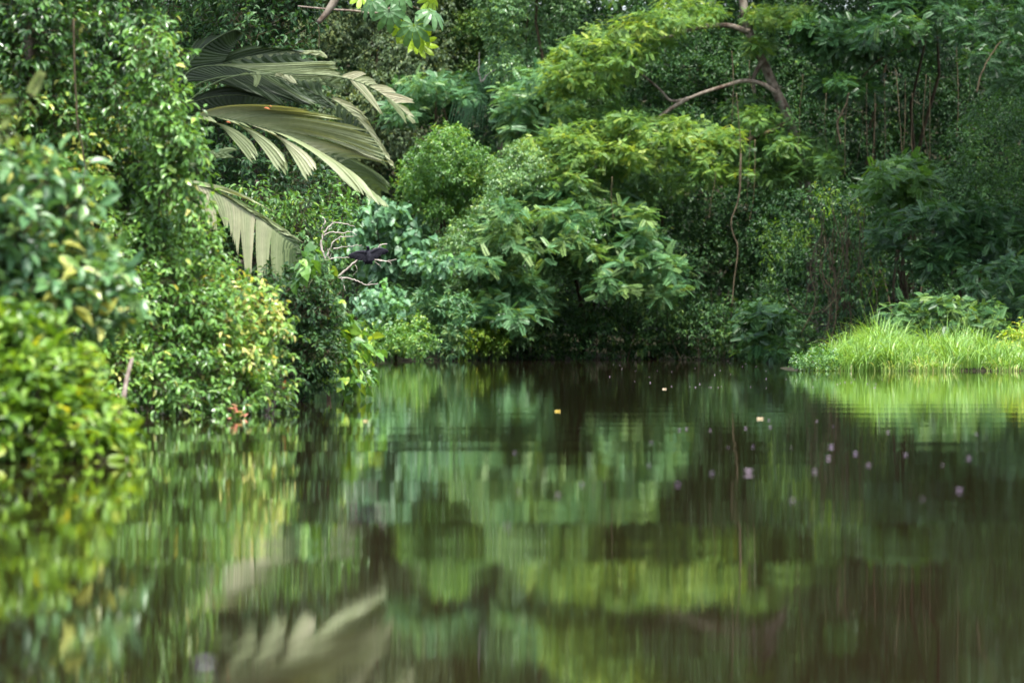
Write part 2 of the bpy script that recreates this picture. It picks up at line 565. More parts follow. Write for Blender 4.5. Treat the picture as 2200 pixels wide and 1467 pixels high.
# ---------------------------------------------------------------- the wood beyond everything else: one mass
g = Geo()
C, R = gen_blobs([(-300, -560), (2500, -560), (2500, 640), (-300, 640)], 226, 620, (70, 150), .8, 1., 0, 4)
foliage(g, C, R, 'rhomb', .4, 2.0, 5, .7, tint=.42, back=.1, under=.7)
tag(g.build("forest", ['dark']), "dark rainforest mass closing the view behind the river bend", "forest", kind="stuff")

# ---------------------------------------------------------------- left bank
LB = lambda x, y: 43.5 - .006 * (x - 0)
b = gen_blobs([(-80, -220), (330, -220), (335, 40), (375, 190), (405, 330), (400, 420), (300, 500), (130, 520), (-80, 480)], lambda x, y: 44 + .004 * x, 210, (26, 56), .9, .8, .8, .35)
bush("vine_covered_tree", "tall tree smothered in small leaved dark green vines, above the left bank", "tree", (120, 880, 46), b, 'vine', 'vine_crown', 'trunk', .22, 5, bark='bark',
     tpl='ovate', size=.1, dens=34, k=6, twig=.2, tint=.47, tvar=.24, clump=.34, hang=.25, droop=.4, inner=.55)

b = gen_blobs([(90, 330), (200, 290), (330, 300), (392, 385), (430, 470), (475, 560), (560, 620), (592, 690), (596, 800), (612, 868), (570, 896), (400, 900), (240, 905), (180, 870), (110, 700), (80, 540)],
              lambda x, y: float(np.interp(y, [300, 450, 650, 900], [43.6, 43.0, 42.2, 41.6])) + .004 * x, 230, (20, 44), .9, .8, .2, .3)
b2_ = gen_blobs([(110, 380), (380, 420), (430, 560), (560, 660), (585, 860), (400, 885), (200, 880), (130, 700)], 45.0, 60, (34, 56), .9, .6, 0, .3)
b = (np.concatenate([b[0], b2_[0]]), np.concatenate([b[1], b2_[1]]))
bush("creeper_mound", "sloping mound of yellow flecked creeper leaves running down to the water beneath the palm", "creeper", (380, 895, 45), b, 'mound', 'foliage', 'stem', .03, 4,
     tpl='ovate', size=.095, dens=52, k=6, twig=.19, tint=.5, tvar=.19, clump=.34, hang=.25, droop=.35, inner=.5)

b = gen_blobs([(285, 40), (340, 60), (385, 200), (415, 330), (440, 430), (410, 470), (340, 420), (320, 250)], 43.2, 34, (20, 40), 1., .8, .3, .25)
bush("climbing_vine", "brighter green vine draped down the edge of the vine covered tree beside the frond bases", "vine", (370, 880, 45), b, 'mound', 'foliage', 'stem', .02, 3,
     tpl='ovate', size=.11, dens=30, k=6, twig=.2, tint=.5, tvar=.22, hang=.3, droop=.4, inner=.5)
b = gen_blobs([(470, 400), (560, 410), (640, 440), (668, 400), (676, 530), (640, 520), (500, 470)], 61.5, 22, (18, 36), .9, 1., .2, .6)
bush("backlit_tint_vine", "small leaved vine tinted light green to look backlit, hanging between the two pale palm fronds", "vine", (640, 845, 62), b, 'bright', 'foliage', 'stem', .02, 3,
     tpl='ovate', size=.11, dens=20, k=6, twig=.22, tint=.6, tvar=.2, hang=.4, droop=.4, inner=.3)  # light tint stands in for light coming through the leaves
b = gen_blobs([(-80, 690), (50, 690), (130, 745), (190, 830), (245, 925), (235, 1000), (-80, 1012)], 26.7, 66, (34, 60), .75, 1., .5, .2)
bush("lime_shrub", "blurred lime green shrub hanging into the water at the nearest left corner", "shrub", (-20, 985, 27.4), b, 'lime', 'foliage', 'stem', .025, 4,
     tpl='ovate', size=.12, dens=48, k=6, twig=.18, tint=.4, tvar=.2, droop=.35, inner=.5)
b = gen_blobs([(-80, 370), (60, 350), (150, 380), (180, 440), (235, 560), (262, 640), (215, 720), (110, 770), (-80, 770)], 28.6, 60, (36, 66), .75, 1., .5, .25)
bush("broad_leaf_shrub", "blurred shrub of broad bluish green leaves above the lime green shrub", "shrub", (-60, 960, 29.3), b, 'blue', 'foliage', 'stem', .03, 4,
     tpl='ovate', size=.16, dens=28, k=5, twig=.2, tint=.52, tvar=.25, droop=.35, inner=.5)
b = gen_blobs([(-80, 185), (20, 185), (75, 240), (70, 275), (-80, 300)], 27.5, 6, (30, 45), .5, 1., 0, .1)
bush("fern_spray", "blurred pale grey green feathery spray reaching in at the left edge", "fern", (-140, 320, 27.6), b, 'grey', 'foliage', 'stem', .012, 3,
     tpl='fernlike', size=.15, dens=24, k=4, twig=.1, tint=.9)

b = gen_blobs([(545, 610), (640, 580), (705, 560), (715, 660), (720, 790), (700, 838), (600, 856), (585, 720)], 53, 60, (24, 44), .9, 1., .5, .4)
bush("small_leaf_shrub", "dark shrub of tiny leaves at the waterline below the drooping palm frond", "shrub", (650, 850, 53.5), b, 'dark', 'foliage', 'stem', .03, 5,
     tpl='ovate', size=.085, dens=40, k=6, twig=.16, tint=.52, hang=.2, inner=.5)
b = gen_blobs([(635, 560), (705, 560), (750, 690), (806, 780), (812, 832), (700, 838), (690, 770), (650, 650)], lambda x, y: 52.5 + .02 * (x - 640), 80, (13, 26), .9, 1., .2, .5)
bush("glossy_creeper", "glossy bright green creeper with large pointed leaves at the tip of the left bank", "creeper", (740, 836, 56.5), b, 'bright', 'foliage', 'stem', .02, 4,
     tpl='heart', size=.17, dens=14, k=4, twig=.2, tint=.62, tvar=.2, hang=.35, droop=.5)
b = gen_blobs([(300, -220), (720, -220), (692, 40), (668, 170), (650, 250), (672, 380), (676, 470), (672, 570), (620, 620), (430, 580), (385, 420), (330, 150)], 64.5, 110, (36, 76), .8, 1., .8, .9)
b2_ = gen_blobs([(330, -420), (640, -420), (620, -110), (350, -100)], 57, 24, (36, 70), .7, 1., 0, .7)  # unseen crown above the frame, added to shade the upper fronds
b = (np.concatenate([b[0], b2_[0]]), np.concatenate([b[1], b2_[1]]))
bush("dark_tree", "dark glossy leaved tree directly behind the palm fronds, with an added shade crown above them", "tree", (560, 838, 67), b, 'dark', 'crown', 'trunk', .2, 5, bark='bark',
     tpl='ovate', size=.13, dens=15, k=6, twig=.28, tint=.5, droop=.5, inner=.4)
b = gen_blobs([(690, 400), (745, 410), (770, 440), (745, 480), (735, 560), (690, 570)], 80, 14, (20, 34), .8, 1., 0, .6)
bush("pale_sapling", "thin pale green sapling beside the bare dead branches", "sapling", (705, 820, 80), b, 'bright', 'foliage', 'stem', .03, 3,
     tpl='ovate', size=.17, dens=10, k=5, twig=.25, tint=.6)


# ---------------------------------------------------------------- far bank, centre
def far_tree(name, label, cat, base, polys, D, n, r, **kw):
    flat = kw.pop('flat', .7); jit = kw.pop('jit', 1.5); deep = kw.pop('deep', 1.); bulge = kw.pop('bulge', 1.)
    polys = polys if isinstance(polys[0][0], (tuple, list)) else [polys]
    n = n if isinstance(n, (tuple, list)) else [n] * len(polys)
    fine = kw.pop('fine', .7)
    n = [int(q * 1.5) for q in n]; r = (r[0] * .78, r[1] * .82)
    kw['size'] *= fine; kw['dens'] *= .9 / fine ** 2; kw['twig'] *= .8
    bl = [gen_blobs(pp, D, q, r, flat, deep, bulge, jit) for pp, q in zip(polys, n)]
    bl = [x for x in bl if len(x[0])]
    return bush(name, label, cat, base, bl, **kw)


TREE = dict(part='crown', stem='trunk', stem_r=.15, nst=2, bark='twig')
far_tree("liana_draped_tree", "tall hazy grey green tree hung with lianas in the gap beyond the palm tips", "tree", (800, 770, 214),
         [(640, -450), (980, -450), (965, 60), (930, 200), (880, 320), (850, 430), (770, 480), (690, 460), (660, 200)], 212, 80, (45, 90), mat='grey', tpl='rhomb', size=.3, dens=3.2, k=5, twig=.5, tint=.7, hang=.4, **TREE)
far_tree("inlet_tree", "mid green tree at the top of the gap, right of the palmate leaves", "tree", (1010, 770, 216),
         [(900, -450), (1140, -450), (1100, 60), (1075, 160), (1010, 200), (950, 170)], 214, 45, (40, 80), mat='dark', tpl='rhomb', size=.32, dens=3.2, k=5, twig=.5, tint=.7, **TREE)
far_tree("spreading_tree", "small flat topped tree with a spreading limb in the shaded gap", "tree", (940, 772, 202),
         [[(840, 190), (900, 165), (1010, 165), (1055, 180), (1030, 215), (920, 225), (850, 225)], [(830, 225), (900, 225), (890, 265), (850, 270)]], 200, (22, 8), (22, 40), flat=.5, mat='feather', tpl='pinnate', size=.7, dens=1.6, k=5, twig=.3, tint=.6, **TREE)
far_tree("round_bush", "rounded bright green bush crowned by two leafy peaks in mid gap", "bush", (950, 772, 190),
         [[(850, 430), (868, 350), (905, 315), (960, 275), (990, 280), (1000, 315), (1062, 335), (1068, 400), (1040, 455), (930, 475), (860, 465)]], 186, 50, (24, 42), mat='bright', tpl='ovate', size=.28, dens=6, k=5, twig=.35, tint=.52, **TREE)
far_tree("arum_creeper", "creeper with big pale blue green arrow shaped leaves behind the perched bird", "creeper", (820, 772, 186),
         [(745, 450), (835, 425), (905, 465), (905, 530), (840, 600), (760, 590), (742, 520)], 184, 26, (26, 44), mat='aroid', tpl='heart', size=.62, dens=1.3, k=3, twig=.4, tint=.45, hang=.7, flatn=.3, stem_r=.05)
far_tree("arum_thicket", "second pale arrow leaved thicket low over the water in the centre", "creeper", (800, 772, 181),
         [[(768, 640), (835, 605), (905, 650), (895, 700), (780, 700)], [(1000, 560), (900, 545), (880, 580), (960, 600)]], 179, (18, 8), (22, 38), mat='aroid', tpl='heart', size=.45, dens=2.2, k=3, twig=.35, tint=.55, hang=.5, flatn=.4, stem_r=.04)
far_tree("waterside_shrub", "light green shrub dipping into the water at the left end of the far bank", "shrub", (850, 772, 178),
         [(755, 770), (770, 700), (840, 680), (920, 690), (935, 765)], 177, 26, (20, 36), mat='bright', tpl='ovate', size=.27, dens=7, k=5, twig=.3, tint=.6, stem_r=.05)
far_tree("spiky_shrub", "shrub with long narrow leaves just right of the waterside shrub", "shrub", (960, 771, 180),
         [(890, 620), (960, 600), (1015, 680), (1010, 765), (905, 768)], 180, 30, (20, 38), mat='feather', tpl='slim', size=.5, dens=3.4, k=6, twig=.2, tint=.7, stem_r=.05)
far_tree("inlet_thicket", "dark thicket filling the hollow between the bare branches and the arum leaves", "thicket", (760, 772, 192),
         [(690, 480), (1000, 450), (1010, 770), (690, 775)], 192, 50, (36, 60), mat='dark', tpl='rhomb', size=.3, dens=3.5, k=5, twig=.4, tint=.55, stem_r=.06)
far_tree("edge_tree", "glossy dark tree with a pale leafy left edge, upper centre", "tree", (1160, 772, 200),
         [(1040, -450), (1330, -450), (1300, -40), (1250, 60), (1195, 130), (1165, 210), (1120, 265), (1085, 190), (1058, 90), (1040, 0)], 198, 80, (30, 62), mat='pale', tpl='ovate', size=.27, dens=5, k=5, twig=.4, tint=.45, clump=.3, hang=.2, **TREE)
far_tree("ferny_tree", "bluish feathery tree below the pale leafy edge, right of the drooping palm", "tree", (1150, 772, 194),
         [[(1092, 190), (1150, 150), (1215, 150), (1225, 230), (1180, 290), (1110, 330), (1085, 260)]], 192.5, 22, (24, 44), flat=.5, mat='feather', tpl='pinnate', size=.85, dens=1.5, k=5, twig=.3, tint=.75, **TREE)
far_tree("bright_slope_tree", "pale glossy small leaved tree sloping down left of the feathery sprays", "tree", (1040, 772, 188),
         [(1065, 350), (1120, 310), (1170, 330), (1160, 430), (1110, 500), (1030, 590), (940, 620), (920, 560), (985, 480), (1045, 420)], 182.5, 60, (22, 42), mat='pale', tpl='ovate', size=.24, dens=8, k=5, twig=.3, tint=.55, **TREE)
far_tree("mint_green_tree", "soft mint green tree filling in between the pale glossy tree and the feathery sprays", "tree", (1130, 772, 189),
         [[(1030, 500), (1130, 420), (1300, 400), (1340, 480), (1260, 590), (1110, 660), (960, 700), (930, 640)], [(1000, 640), (1110, 620), (1150, 720), (1060, 765), (960, 760)]], 183.5, (70, 34), (20, 38), mat='pale', tpl='ovate', size=.27, dens=7, k=5, twig=.35, tint=.42, clump=.25, **TREE)
far_tree("feathery_tree", "spreading tree with blue green feathery sprays over the centre of the far bank", "tree", (1250, 771, 190),
         [[(1000, 560), (1060, 450), (1180, 400), (1330, 410), (1400, 450), (1380, 520), (1250, 560), (1100, 600), (1020, 620)],
          [(1240, 540), (1390, 500), (1480, 560), (1490, 600), (1430, 640), (1290, 630)], [(1040, 630), (1120, 590), (1180, 640), (1170, 690), (1090, 695), (1030, 680)]],
         lambda x, y: 181.5 + .004 * (x - 1000), (56, 22, 18), (24, 42), flat=.5, mat='feather', tpl='pinnate', size=.85, dens=1.7, k=5, twig=.3, tint=.8, jit=2, **TREE)
far_tree("yellow_green_shrub", "small yellow green shrub at the foot of the feathery tree", "shrub", (1050, 771, 181),
         [(995, 765), (1000, 700), (1050, 690), (1100, 715), (1090, 766)], 180, 14, (16, 30), mat='lime', tpl='ovate', size=.25, dens=7, k=5, twig=.3, tint=.4, stem_r=.04)
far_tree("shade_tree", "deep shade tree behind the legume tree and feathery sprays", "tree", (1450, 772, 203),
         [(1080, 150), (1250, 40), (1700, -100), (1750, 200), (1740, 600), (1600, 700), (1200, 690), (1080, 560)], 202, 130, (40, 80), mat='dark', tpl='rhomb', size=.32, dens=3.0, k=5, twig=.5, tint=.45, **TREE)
far_tree("bank_tangle", "dark tangle of undergrowth along the waterline of the far bank", "thicket", (1400, 772, 190),
         [(1020, 700), (1180, 660), (1450, 630), (1600, 650), (1760, 640), (1760, 772), (1020, 774)], 186, 190, (16, 32), mat='dark', tpl='ovate', size=.27, dens=6, k=5, twig=.5, tint=.6, fine=.85, hang=.3, stem_r=.05, nst=14)

# the legume tree: leaning trunk, arched limb, layered sprays
root = thing("legume_tree", "broad legume tree with yellow green layered sprays and a leaning mottled trunk", "tree", at(1745, 770, 188))
g = Geo()
pts = path([(1560, -190), (1590, -40), (1606, 60), (1640, 135), (1664, 190), (1690, 245), (1712, 320, 189), (1735, 430, 191), (1745, 600, 196), (1745, 772, 200)], 188, 40)
g.tube(pts, np.linspace(.19, .3, 40), 10)
trunk = g.build("trunk", ['lichen_bark'], root)
g = Geo()
g.tube(path([(1668, 200), (1640, 182), (1600, 174), (1555, 186), (1510, 200), (1478, 212), (1442, 217), (1420, 195), (1385, 165), (1340, 130)], 186.5, 40), np.linspace(.12, .045, 40), 8)
g.tube(path([(1478, 212), (1440, 235), (1390, 270), (1330, 300)], 186, 20), np.linspace(.12, .05, 20), 6)
g.build("branch", ['lichen_bark'], root)
g = Geo()
g.tube(path([(1610, 70), (1560, 55), (1490, 62), (1420, 85), (1360, 90), (1290, 110)], 186.5, 30), np.linspace(.15, .05, 30), 6)
g.tube(path([(1640, 130), (1620, 165), (1622, 205)], 187.2, 12), np.linspace(.14, .05, 12), 6)
g.build("branch", ['lichen_bark'], root)
g = Geo()
g.tube(path([(1700, 260), (1640, 290), (1560, 310), (1470, 300), (1350, 320), (1230, 340)], 185, 30), np.linspace(.16, .05, 30), 6)
g.build("branch", ['twig'], root)
g = Geo()
spec = dict(tpl='pinnate_fine', size=.4, k=6, twig=.2, flatn=1.0)
for poly, D, n, dens, tn in [
    ([(1175, 190), (1190, 110), (1240, 75), (1310, 45), (1400, 20), (1450, 0), (1545, 5), (1535, 60), (1460, 75), (1400, 115), (1365, 140), (1335, 190), (1280, 215), (1200, 215)], 185.5, 52, 1.7, .55),
    ([(1120, 360), (1135, 300), (1180, 275), (1260, 262), (1350, 250), (1450, 255), (1540, 262), (1595, 300), (1560, 330), (1480, 330), (1440, 350), (1350, 372), (1250, 392), (1150, 402)], 183.5, 64, 1.7, .58),
    ([(1180, 240), (1290, 225), (1400, 240), (1390, 262), (1190, 275)], 186, 14, 1.4, .35),
    ([(1480, 360), (1530, 335), (1605, 365), (1600, 390), (1500, 388)], 184, 9, 1.7, .5),
    ([(1595, 40), (1640, 8), (1725, 15), (1720, 55), (1640, 60)], 186, 9, 1.8, .5),
    ([(1590, 95), (1620, 80), (1650, 100), (1620, 115)], 186.5, 4, 1.8, .45),
    ([(1560, 320), (1640, 285), (1780, 300), (1800, 390), (1650, 400)], 185.5, 40, 1.5, .22),
    ([(1150, 380), (1480, 350), (1500, 430), (1180, 450)], 188, 26, 1.2, .3),  # low tint puts the shade beneath the crown into the leaf colour
    ([(1560, 230), (1620, 205), (1700, 240), (1690, 330), (1590, 280)], 186.5, 12, 1.3, .25),
    ([(1240, -420), (1700, -420), (1720, -20), (1560, -25), (1300, 0)], 187, 45, 1.2, .5)]:
    C, R = gen_blobs(poly, D, int(n * 1.5), (16, 32), .42, 1.1, .5, 1.4)
    foliage(g, C, R, dens=dens * 2.6, tint=tn + .05, **spec)
g.build("crown", ['legume', 'twig'], root)

# drooping palm in the shaded gap
def bez(p0, p1, p2, s):
    s = np.asarray(s)[:, None]
    return (1 - s) ** 2 * p0 + 2 * s * (1 - s) * p1 + s * s * p2


def blade_sheet(g, bases, ctrls, tips, w, tints, pleat=.13, seg=10, mat=0, taper=.1, fixed=False):
    """A row of leaflets, each a narrow folded strip along its own arc; w is the leaflet width in metres (or two values: at the base, at the middle)."""
    s = np.linspace(0, 1, seg)
    for i in range(len(bases)):
        c = bez(bases[i], ctrls[i], tips[i], s)
        tg = nrm(np.gradient(c, axis=0))
        j = min(i, len(bases) - 2) if len(bases) > 1 else 0
        sd = (bez(bases[j + 1], ctrls[j + 1], tips[j + 1], s) - bez(bases[j], ctrls[j], tips[j], s)) if len(bases) > 1 else np.tile([0, 0, 1.], (seg, 1))
        gap = np.linalg.norm(sd - (sd * tg).sum(1, keepdims=True) * tg, axis=1)
        sd = nrm(sd - (sd * tg).sum(1, keepdims=True) * tg)
        nn = np.cross(tg, sd)
        prof = np.minimum(1, np.minimum((1 - s) / taper, .55 + s / .2))
        ww = (np.full(seg, w) if fixed else np.minimum(w * 1.5, np.maximum(gap * 1.12, w * .5))) * prof
        ww[-1] = w * .06
        V = np.stack([c - sd * ww[:, None] * .56, c + nn * ww[:, None] * pleat, c + sd * ww[:, None] * .56], 1).reshape(-1, 3)
        fc = []
        for q in range(seg - 1):
            fc += [[3 * q, 3 * q + 1, 3 * q + 4, 3 * q + 3], [3 * q + 1, 3 * q + 2, 3 * q + 5, 3 * q + 4]]
        g.add(V[None], fc, np.clip(tints[i], 0, 1), mat)


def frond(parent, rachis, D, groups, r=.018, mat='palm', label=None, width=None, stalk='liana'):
    """One palm frond: a stalk and its leaflets. Each group of leaflets: (t0, t1, ctrl0, tip0, ctrl1, tip1, count, tint)."""
    fr = path(rachis, D, 60)
    g = Geo()
    g.tube(fr, np.linspace(r * .7, r * .2, 60), 6, 0, .35)
    o = g.build("frond", [mat], parent)
    if label:
        o["label"] = label
    g = Geo()
    for (t0, t1, c0, p0, c1, p1, n, tn) in groups:
        tt = np.linspace(t0, t1, n)
        bases = np.array([fr[int(round(q * 59))] + (fr[min(59, int(q * 59) + 1)] - fr[min(58, int(q * 59))]) * (q * 59 - int(q * 59)) * .999 if int(round(q * 59)) == int(q * 59) else fr[int(round(q * 59))] for q in tt])
        # exact interpolation along the stalk
        kx = np.arange(60) / 59.
        bases = np.stack([np.interp(tt, kx, fr[:, a]) for a in range(3)], 1)
        f = np.linspace(0, 1, n)[:, None]
        A = lambda u: at(u[0], u[1], u[2] if len(u) > 2 else D)
        ctr = A(c0) * (1 - f) + A(c1) * f
        tip = A(p0) * (1 - f) + A(p1) * f
        L = np.linalg.norm(tip - bases, axis=1, keepdims=True)
        run = np.repeat(rng.uniform(-.16, .03, n // 3 + 1), 3)[:n, None]
        tip = tip + (tip - ctr) * (run + rng.uniform(-.05, .03, (n, 1))) + rng.normal(0, .012, (n, 3)) * L * .5
        gap = np.linalg.norm(np.diff(bez_mid(bases, ctr, tip), axis=0), axis=1).mean() if n > 1 else .05
        w = width or max(.014, min(.17, gap * 1.15))
        blade_sheet(g, bases, ctr, tip, w, tn + rng.normal(0, .035, n) + np.repeat(rng.normal(0, .06, n // 4 + 1), 4)[:n], fixed=width is not None, taper=.1 if width is None else .4)
    g.build("leaflets", [mat], o)
    return o


def bez_mid(a, b, c):
    return .25 * a + .5 * b + .25 * c


root = thing("drooping_palm", "dark green palm with long drooping fronds at the back of the gap", "palm", at(1050, 772, 207))
g = Geo(); g.tube(path([(1062, 775), (1068, 500), (1078, 250), (1085, 160)], 207, 16), .13, 8); g.build("trunk", ['bark'], root)
for (rc, gs) in [
    ([(1085, 165), (1060, 120), (1030, 150), (1015, 240)], [(.1, .95, (1050, 190), (1060, 340), (1000, 240), (975, 300), 17, .7), (.3, .98, (1020, 170), (1000, 310), (990, 230), (975, 270), 12, .5)]),
    ([(1085, 165), (1075, 110), (1095, 90), (1120, 130)], [(.1, .95, (1075, 200), (1062, 345), (1105, 220), (1095, 320), 15, .9)]),
    ([(1085, 165), (1050, 140), (1010, 165), (970, 215)], [(.15, .95, (1030, 230), (1040, 320), (965, 260), (955, 290), 12, .4)])]:
    frond(root, rc, 206, gs, .05, 'darkpalm', width=.04)

# ---------------------------------------------------------------- right side
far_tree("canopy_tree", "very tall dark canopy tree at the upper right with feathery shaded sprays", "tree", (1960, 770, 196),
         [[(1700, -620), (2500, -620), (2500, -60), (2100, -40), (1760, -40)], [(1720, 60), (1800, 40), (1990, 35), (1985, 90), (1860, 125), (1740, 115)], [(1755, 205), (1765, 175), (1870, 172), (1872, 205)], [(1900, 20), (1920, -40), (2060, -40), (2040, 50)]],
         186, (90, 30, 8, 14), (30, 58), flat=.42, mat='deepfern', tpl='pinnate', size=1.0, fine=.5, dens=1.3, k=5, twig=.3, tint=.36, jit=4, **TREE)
far_tree("overhanging_tree", "shaded tree leaning in from the right edge near the top, with unseen shading crowns added above", "tree", (2330, 775, 172),
         [[(2050, -450), (2500, -450), (2500, 180), (2160, 200), (2070, 120), (2040, 0)], [(1560, -480), (2560, -480), (2560, -70), (1620, -70)], [(1800, -500), (2700, -500), (2700, -60), (1860, -60)]], lambda x, y: 172. if y > -60 else rng.choice([140., 150., 158.]), (70, 150, 120), (32, 58), flat=.5, mat='deepfern', tpl='pinnate', size=.85, fine=.55, dens=1.5, k=5, twig=.3, tint=.34, jit=2, **TREE)  # last two outlines: unseen crowns added overhead to darken the right bank
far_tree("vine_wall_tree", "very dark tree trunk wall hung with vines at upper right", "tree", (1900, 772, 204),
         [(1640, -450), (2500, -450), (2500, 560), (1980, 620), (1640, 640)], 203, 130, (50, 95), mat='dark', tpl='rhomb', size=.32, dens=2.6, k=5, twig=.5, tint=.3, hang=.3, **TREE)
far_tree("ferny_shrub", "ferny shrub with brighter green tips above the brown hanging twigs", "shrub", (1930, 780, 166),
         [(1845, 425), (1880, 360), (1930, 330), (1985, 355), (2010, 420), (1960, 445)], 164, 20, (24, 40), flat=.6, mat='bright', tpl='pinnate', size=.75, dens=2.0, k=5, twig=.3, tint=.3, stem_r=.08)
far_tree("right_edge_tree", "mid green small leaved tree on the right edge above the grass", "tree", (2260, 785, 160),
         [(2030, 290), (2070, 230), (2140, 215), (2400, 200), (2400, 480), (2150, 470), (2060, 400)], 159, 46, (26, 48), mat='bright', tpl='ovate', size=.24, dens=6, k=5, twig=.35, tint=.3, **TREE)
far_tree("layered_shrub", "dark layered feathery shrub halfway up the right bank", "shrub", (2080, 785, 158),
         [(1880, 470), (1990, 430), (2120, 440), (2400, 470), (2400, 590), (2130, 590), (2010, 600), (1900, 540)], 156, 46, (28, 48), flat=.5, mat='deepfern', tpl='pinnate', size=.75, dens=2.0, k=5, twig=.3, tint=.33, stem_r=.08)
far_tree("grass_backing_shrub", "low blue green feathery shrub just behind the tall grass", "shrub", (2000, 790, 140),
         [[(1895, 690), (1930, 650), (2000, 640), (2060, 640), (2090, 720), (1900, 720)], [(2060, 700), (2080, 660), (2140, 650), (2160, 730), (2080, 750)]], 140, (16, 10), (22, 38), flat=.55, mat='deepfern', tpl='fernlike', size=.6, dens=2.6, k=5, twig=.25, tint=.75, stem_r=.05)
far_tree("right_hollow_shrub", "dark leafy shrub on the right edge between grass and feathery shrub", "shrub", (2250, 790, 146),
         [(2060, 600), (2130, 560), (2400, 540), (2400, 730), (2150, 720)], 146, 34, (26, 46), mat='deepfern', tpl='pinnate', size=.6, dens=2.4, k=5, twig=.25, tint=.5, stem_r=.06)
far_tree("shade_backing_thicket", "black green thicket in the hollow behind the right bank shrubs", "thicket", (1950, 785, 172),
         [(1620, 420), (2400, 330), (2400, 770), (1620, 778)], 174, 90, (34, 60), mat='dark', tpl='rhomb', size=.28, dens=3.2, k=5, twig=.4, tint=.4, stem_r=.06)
far_tree("yellow_sprig_shrub", "open shrub with sunlit yellow green sprigs on thin twigs right of centre", "shrub", (1800, 782, 166),
         [[(1740, 400), (1880, 395), (1890, 470), (1760, 480)], [(1620, 500), (1690, 480), (1700, 560), (1640, 600)], [(1700, 470), (1760, 470), (1740, 530), (1690, 540)], [(1855, 520), (1910, 520), (1900, 610), (1850, 610)]],
         165, (9, 6, 4, 6), (14, 30), mat='lime', tpl='ovate', size=.28, dens=2.2, k=5, twig=.4, tint=.25, hang=.2, stem_r=.035, nst=9)
far_tree("fan_shrub", "low ferny shrub standing in shade left of the grass", "shrub", (1650, 776, 160),
         [[(1590, 700), (1610, 665), (1670, 655), (1690, 690), (1640, 715)], [(1600, 770), (1615, 720), (1690, 715), (1715, 770)]], 159, (9, 10), (18, 32), flat=.55, mat='deepfern', tpl='fernlike', size=.65, dens=2.6, k=5, twig=.25, tint=.55, stem_r=.05)
far_tree("marginal_plant", "round leaved green plant growing from the water at the left end of the grass", "plant", (1740, 796, 114),
         [(1690, 792), (1715, 768), (1760, 745), (1800, 755), (1790, 794)], 114, 16, (12, 24), mat='bright', tpl='ovate', size=.17, dens=14, k=5, twig=.2, tint=.4, stem_r=.02)
far_tree("golden_shrub", "sunlit yellow green shrub leaning over the grass at the right edge", "shrub", (2230, 795, 118),
         [(2140, 750), (2160, 715), (2200, 690), (2320, 660), (2320, 770), (2180, 765)], 118, 22, (16, 30), mat='lime', tpl='ovate', size=.19, dens=13, k=5, twig=.2, tint=.72, stem_r=.03)

# tall grass at the water's edge
g = Geo()
def blades(n, tall, lean_lo, lean_hi, wid, x0=1750, d0=112.3, dspan=14., tn=.5, top=1.):
    px = rng.uniform(x0, 2420, n)
    dd = d0 + dspan * rng.random(n) ** 1.4
    nt_ = max(8, n // 45)
    ti = rng.integers(0, nt_, n)
    tpx = rng.uniform(x0, 2420, nt_); tdd = d0 + dspan * rng.random(nt_) ** 1.4
    tf = np.clip(rng.normal(.92, .2, nt_), .5, 1.45)
    px = tpx[ti] + rng.normal(0, 14, n); dd = tdd[ti] + rng.normal(0, .2, n)
    hh = np.interp(px, [1715, 1760, 1830, 1880, 1950, 2020, 2080, 2150, 2250, 2420], [.2, .42, .85, 1.42, 1.12, 1.0, 1.2, .85, .75, .7])
    q3 = np.stack([px / 40., dd, px * 0], 1)
    hh = hh * tf[ti] * rng.uniform(tall, top, n) * (.7 + .3 * np.clip((dd - 112.3) / 3, 0, 1))
    base = np.stack([(px - 1100) / F * dd, dd, .05 * np.clip(dd - 112.6, 0, 3)], 1)
    az = np.arctan2(dd - tdd[ti], (px - tpx[ti]) * .0136) + rng.normal(0, .5, n)
    lean = rng.uniform(lean_lo, lean_hi, n)
    hd = np.stack([np.cos(az), np.sin(az), np.zeros(n)], 1)
    sd = np.stack([-np.sin(az + .5), np.cos(az + .5), np.zeros(n)], 1)
    w = rng.uniform(.6, 1.3, n) * wid
    seg = 8
    rows = []
    for q in range(seg):
        u = q / (seg - 1)
        th = lean * (u ** 1.5)                      # bending angle along the blade
        zz = hh * 1.18 * (u - lean ** 2 * u ** 4 / 8.0)
        hx = hh * 1.1 * lean * u ** 2.5 / 2.3
        c = base + hd * hx[:, None] + UP * zz[:, None]
        ww = w * (1 - u ** 3) * (.6 + u * .8) + .001
        rows += [c - sd * ww[:, None], c + sd * ww[:, None]]
    g.add(np.stack(rows, 1), [[2 * q, 2 * q + 1, 2 * q + 3, 2 * q + 2] for q in range(seg - 1)], np.clip(rng.normal(tn, .2, n) + .15 * wob(base, 2.), 0, 1))
blades(13000, .25, .3, 2.2, .011)
blades(4200, .7, 1.4, 2.9, .016, top=1.15)
blades(340, .85, .2, 2.9, .02, x0=1760, top=1.35, tn=.6)
blades(500, .2, .6, 2.9, .014, d0=111.6, dspan=.7, tn=.85, top=.6)
tag(g.build("grass", ['grass']), "bright green tall grass leaning over the water on the right", "grass", kind="stuff")

# ---------------------------------------------------------------- the palm on the left bank
root = thing("broad_frond_palm", "palm with broad ragged grey green fronds arching out over the river", "palm", at(350, 850, 59.5))
g = Geo(); g.tube(path([(345, 860, 59.5), (350, 700, 59.4), (352, 500, 59), (362, 340, 58.6), (372, 250, 58.3)], 59, 20), np.linspace(.16, .1, 20), 10); g.build("trunk", ['bark'], root)
d = 57.6
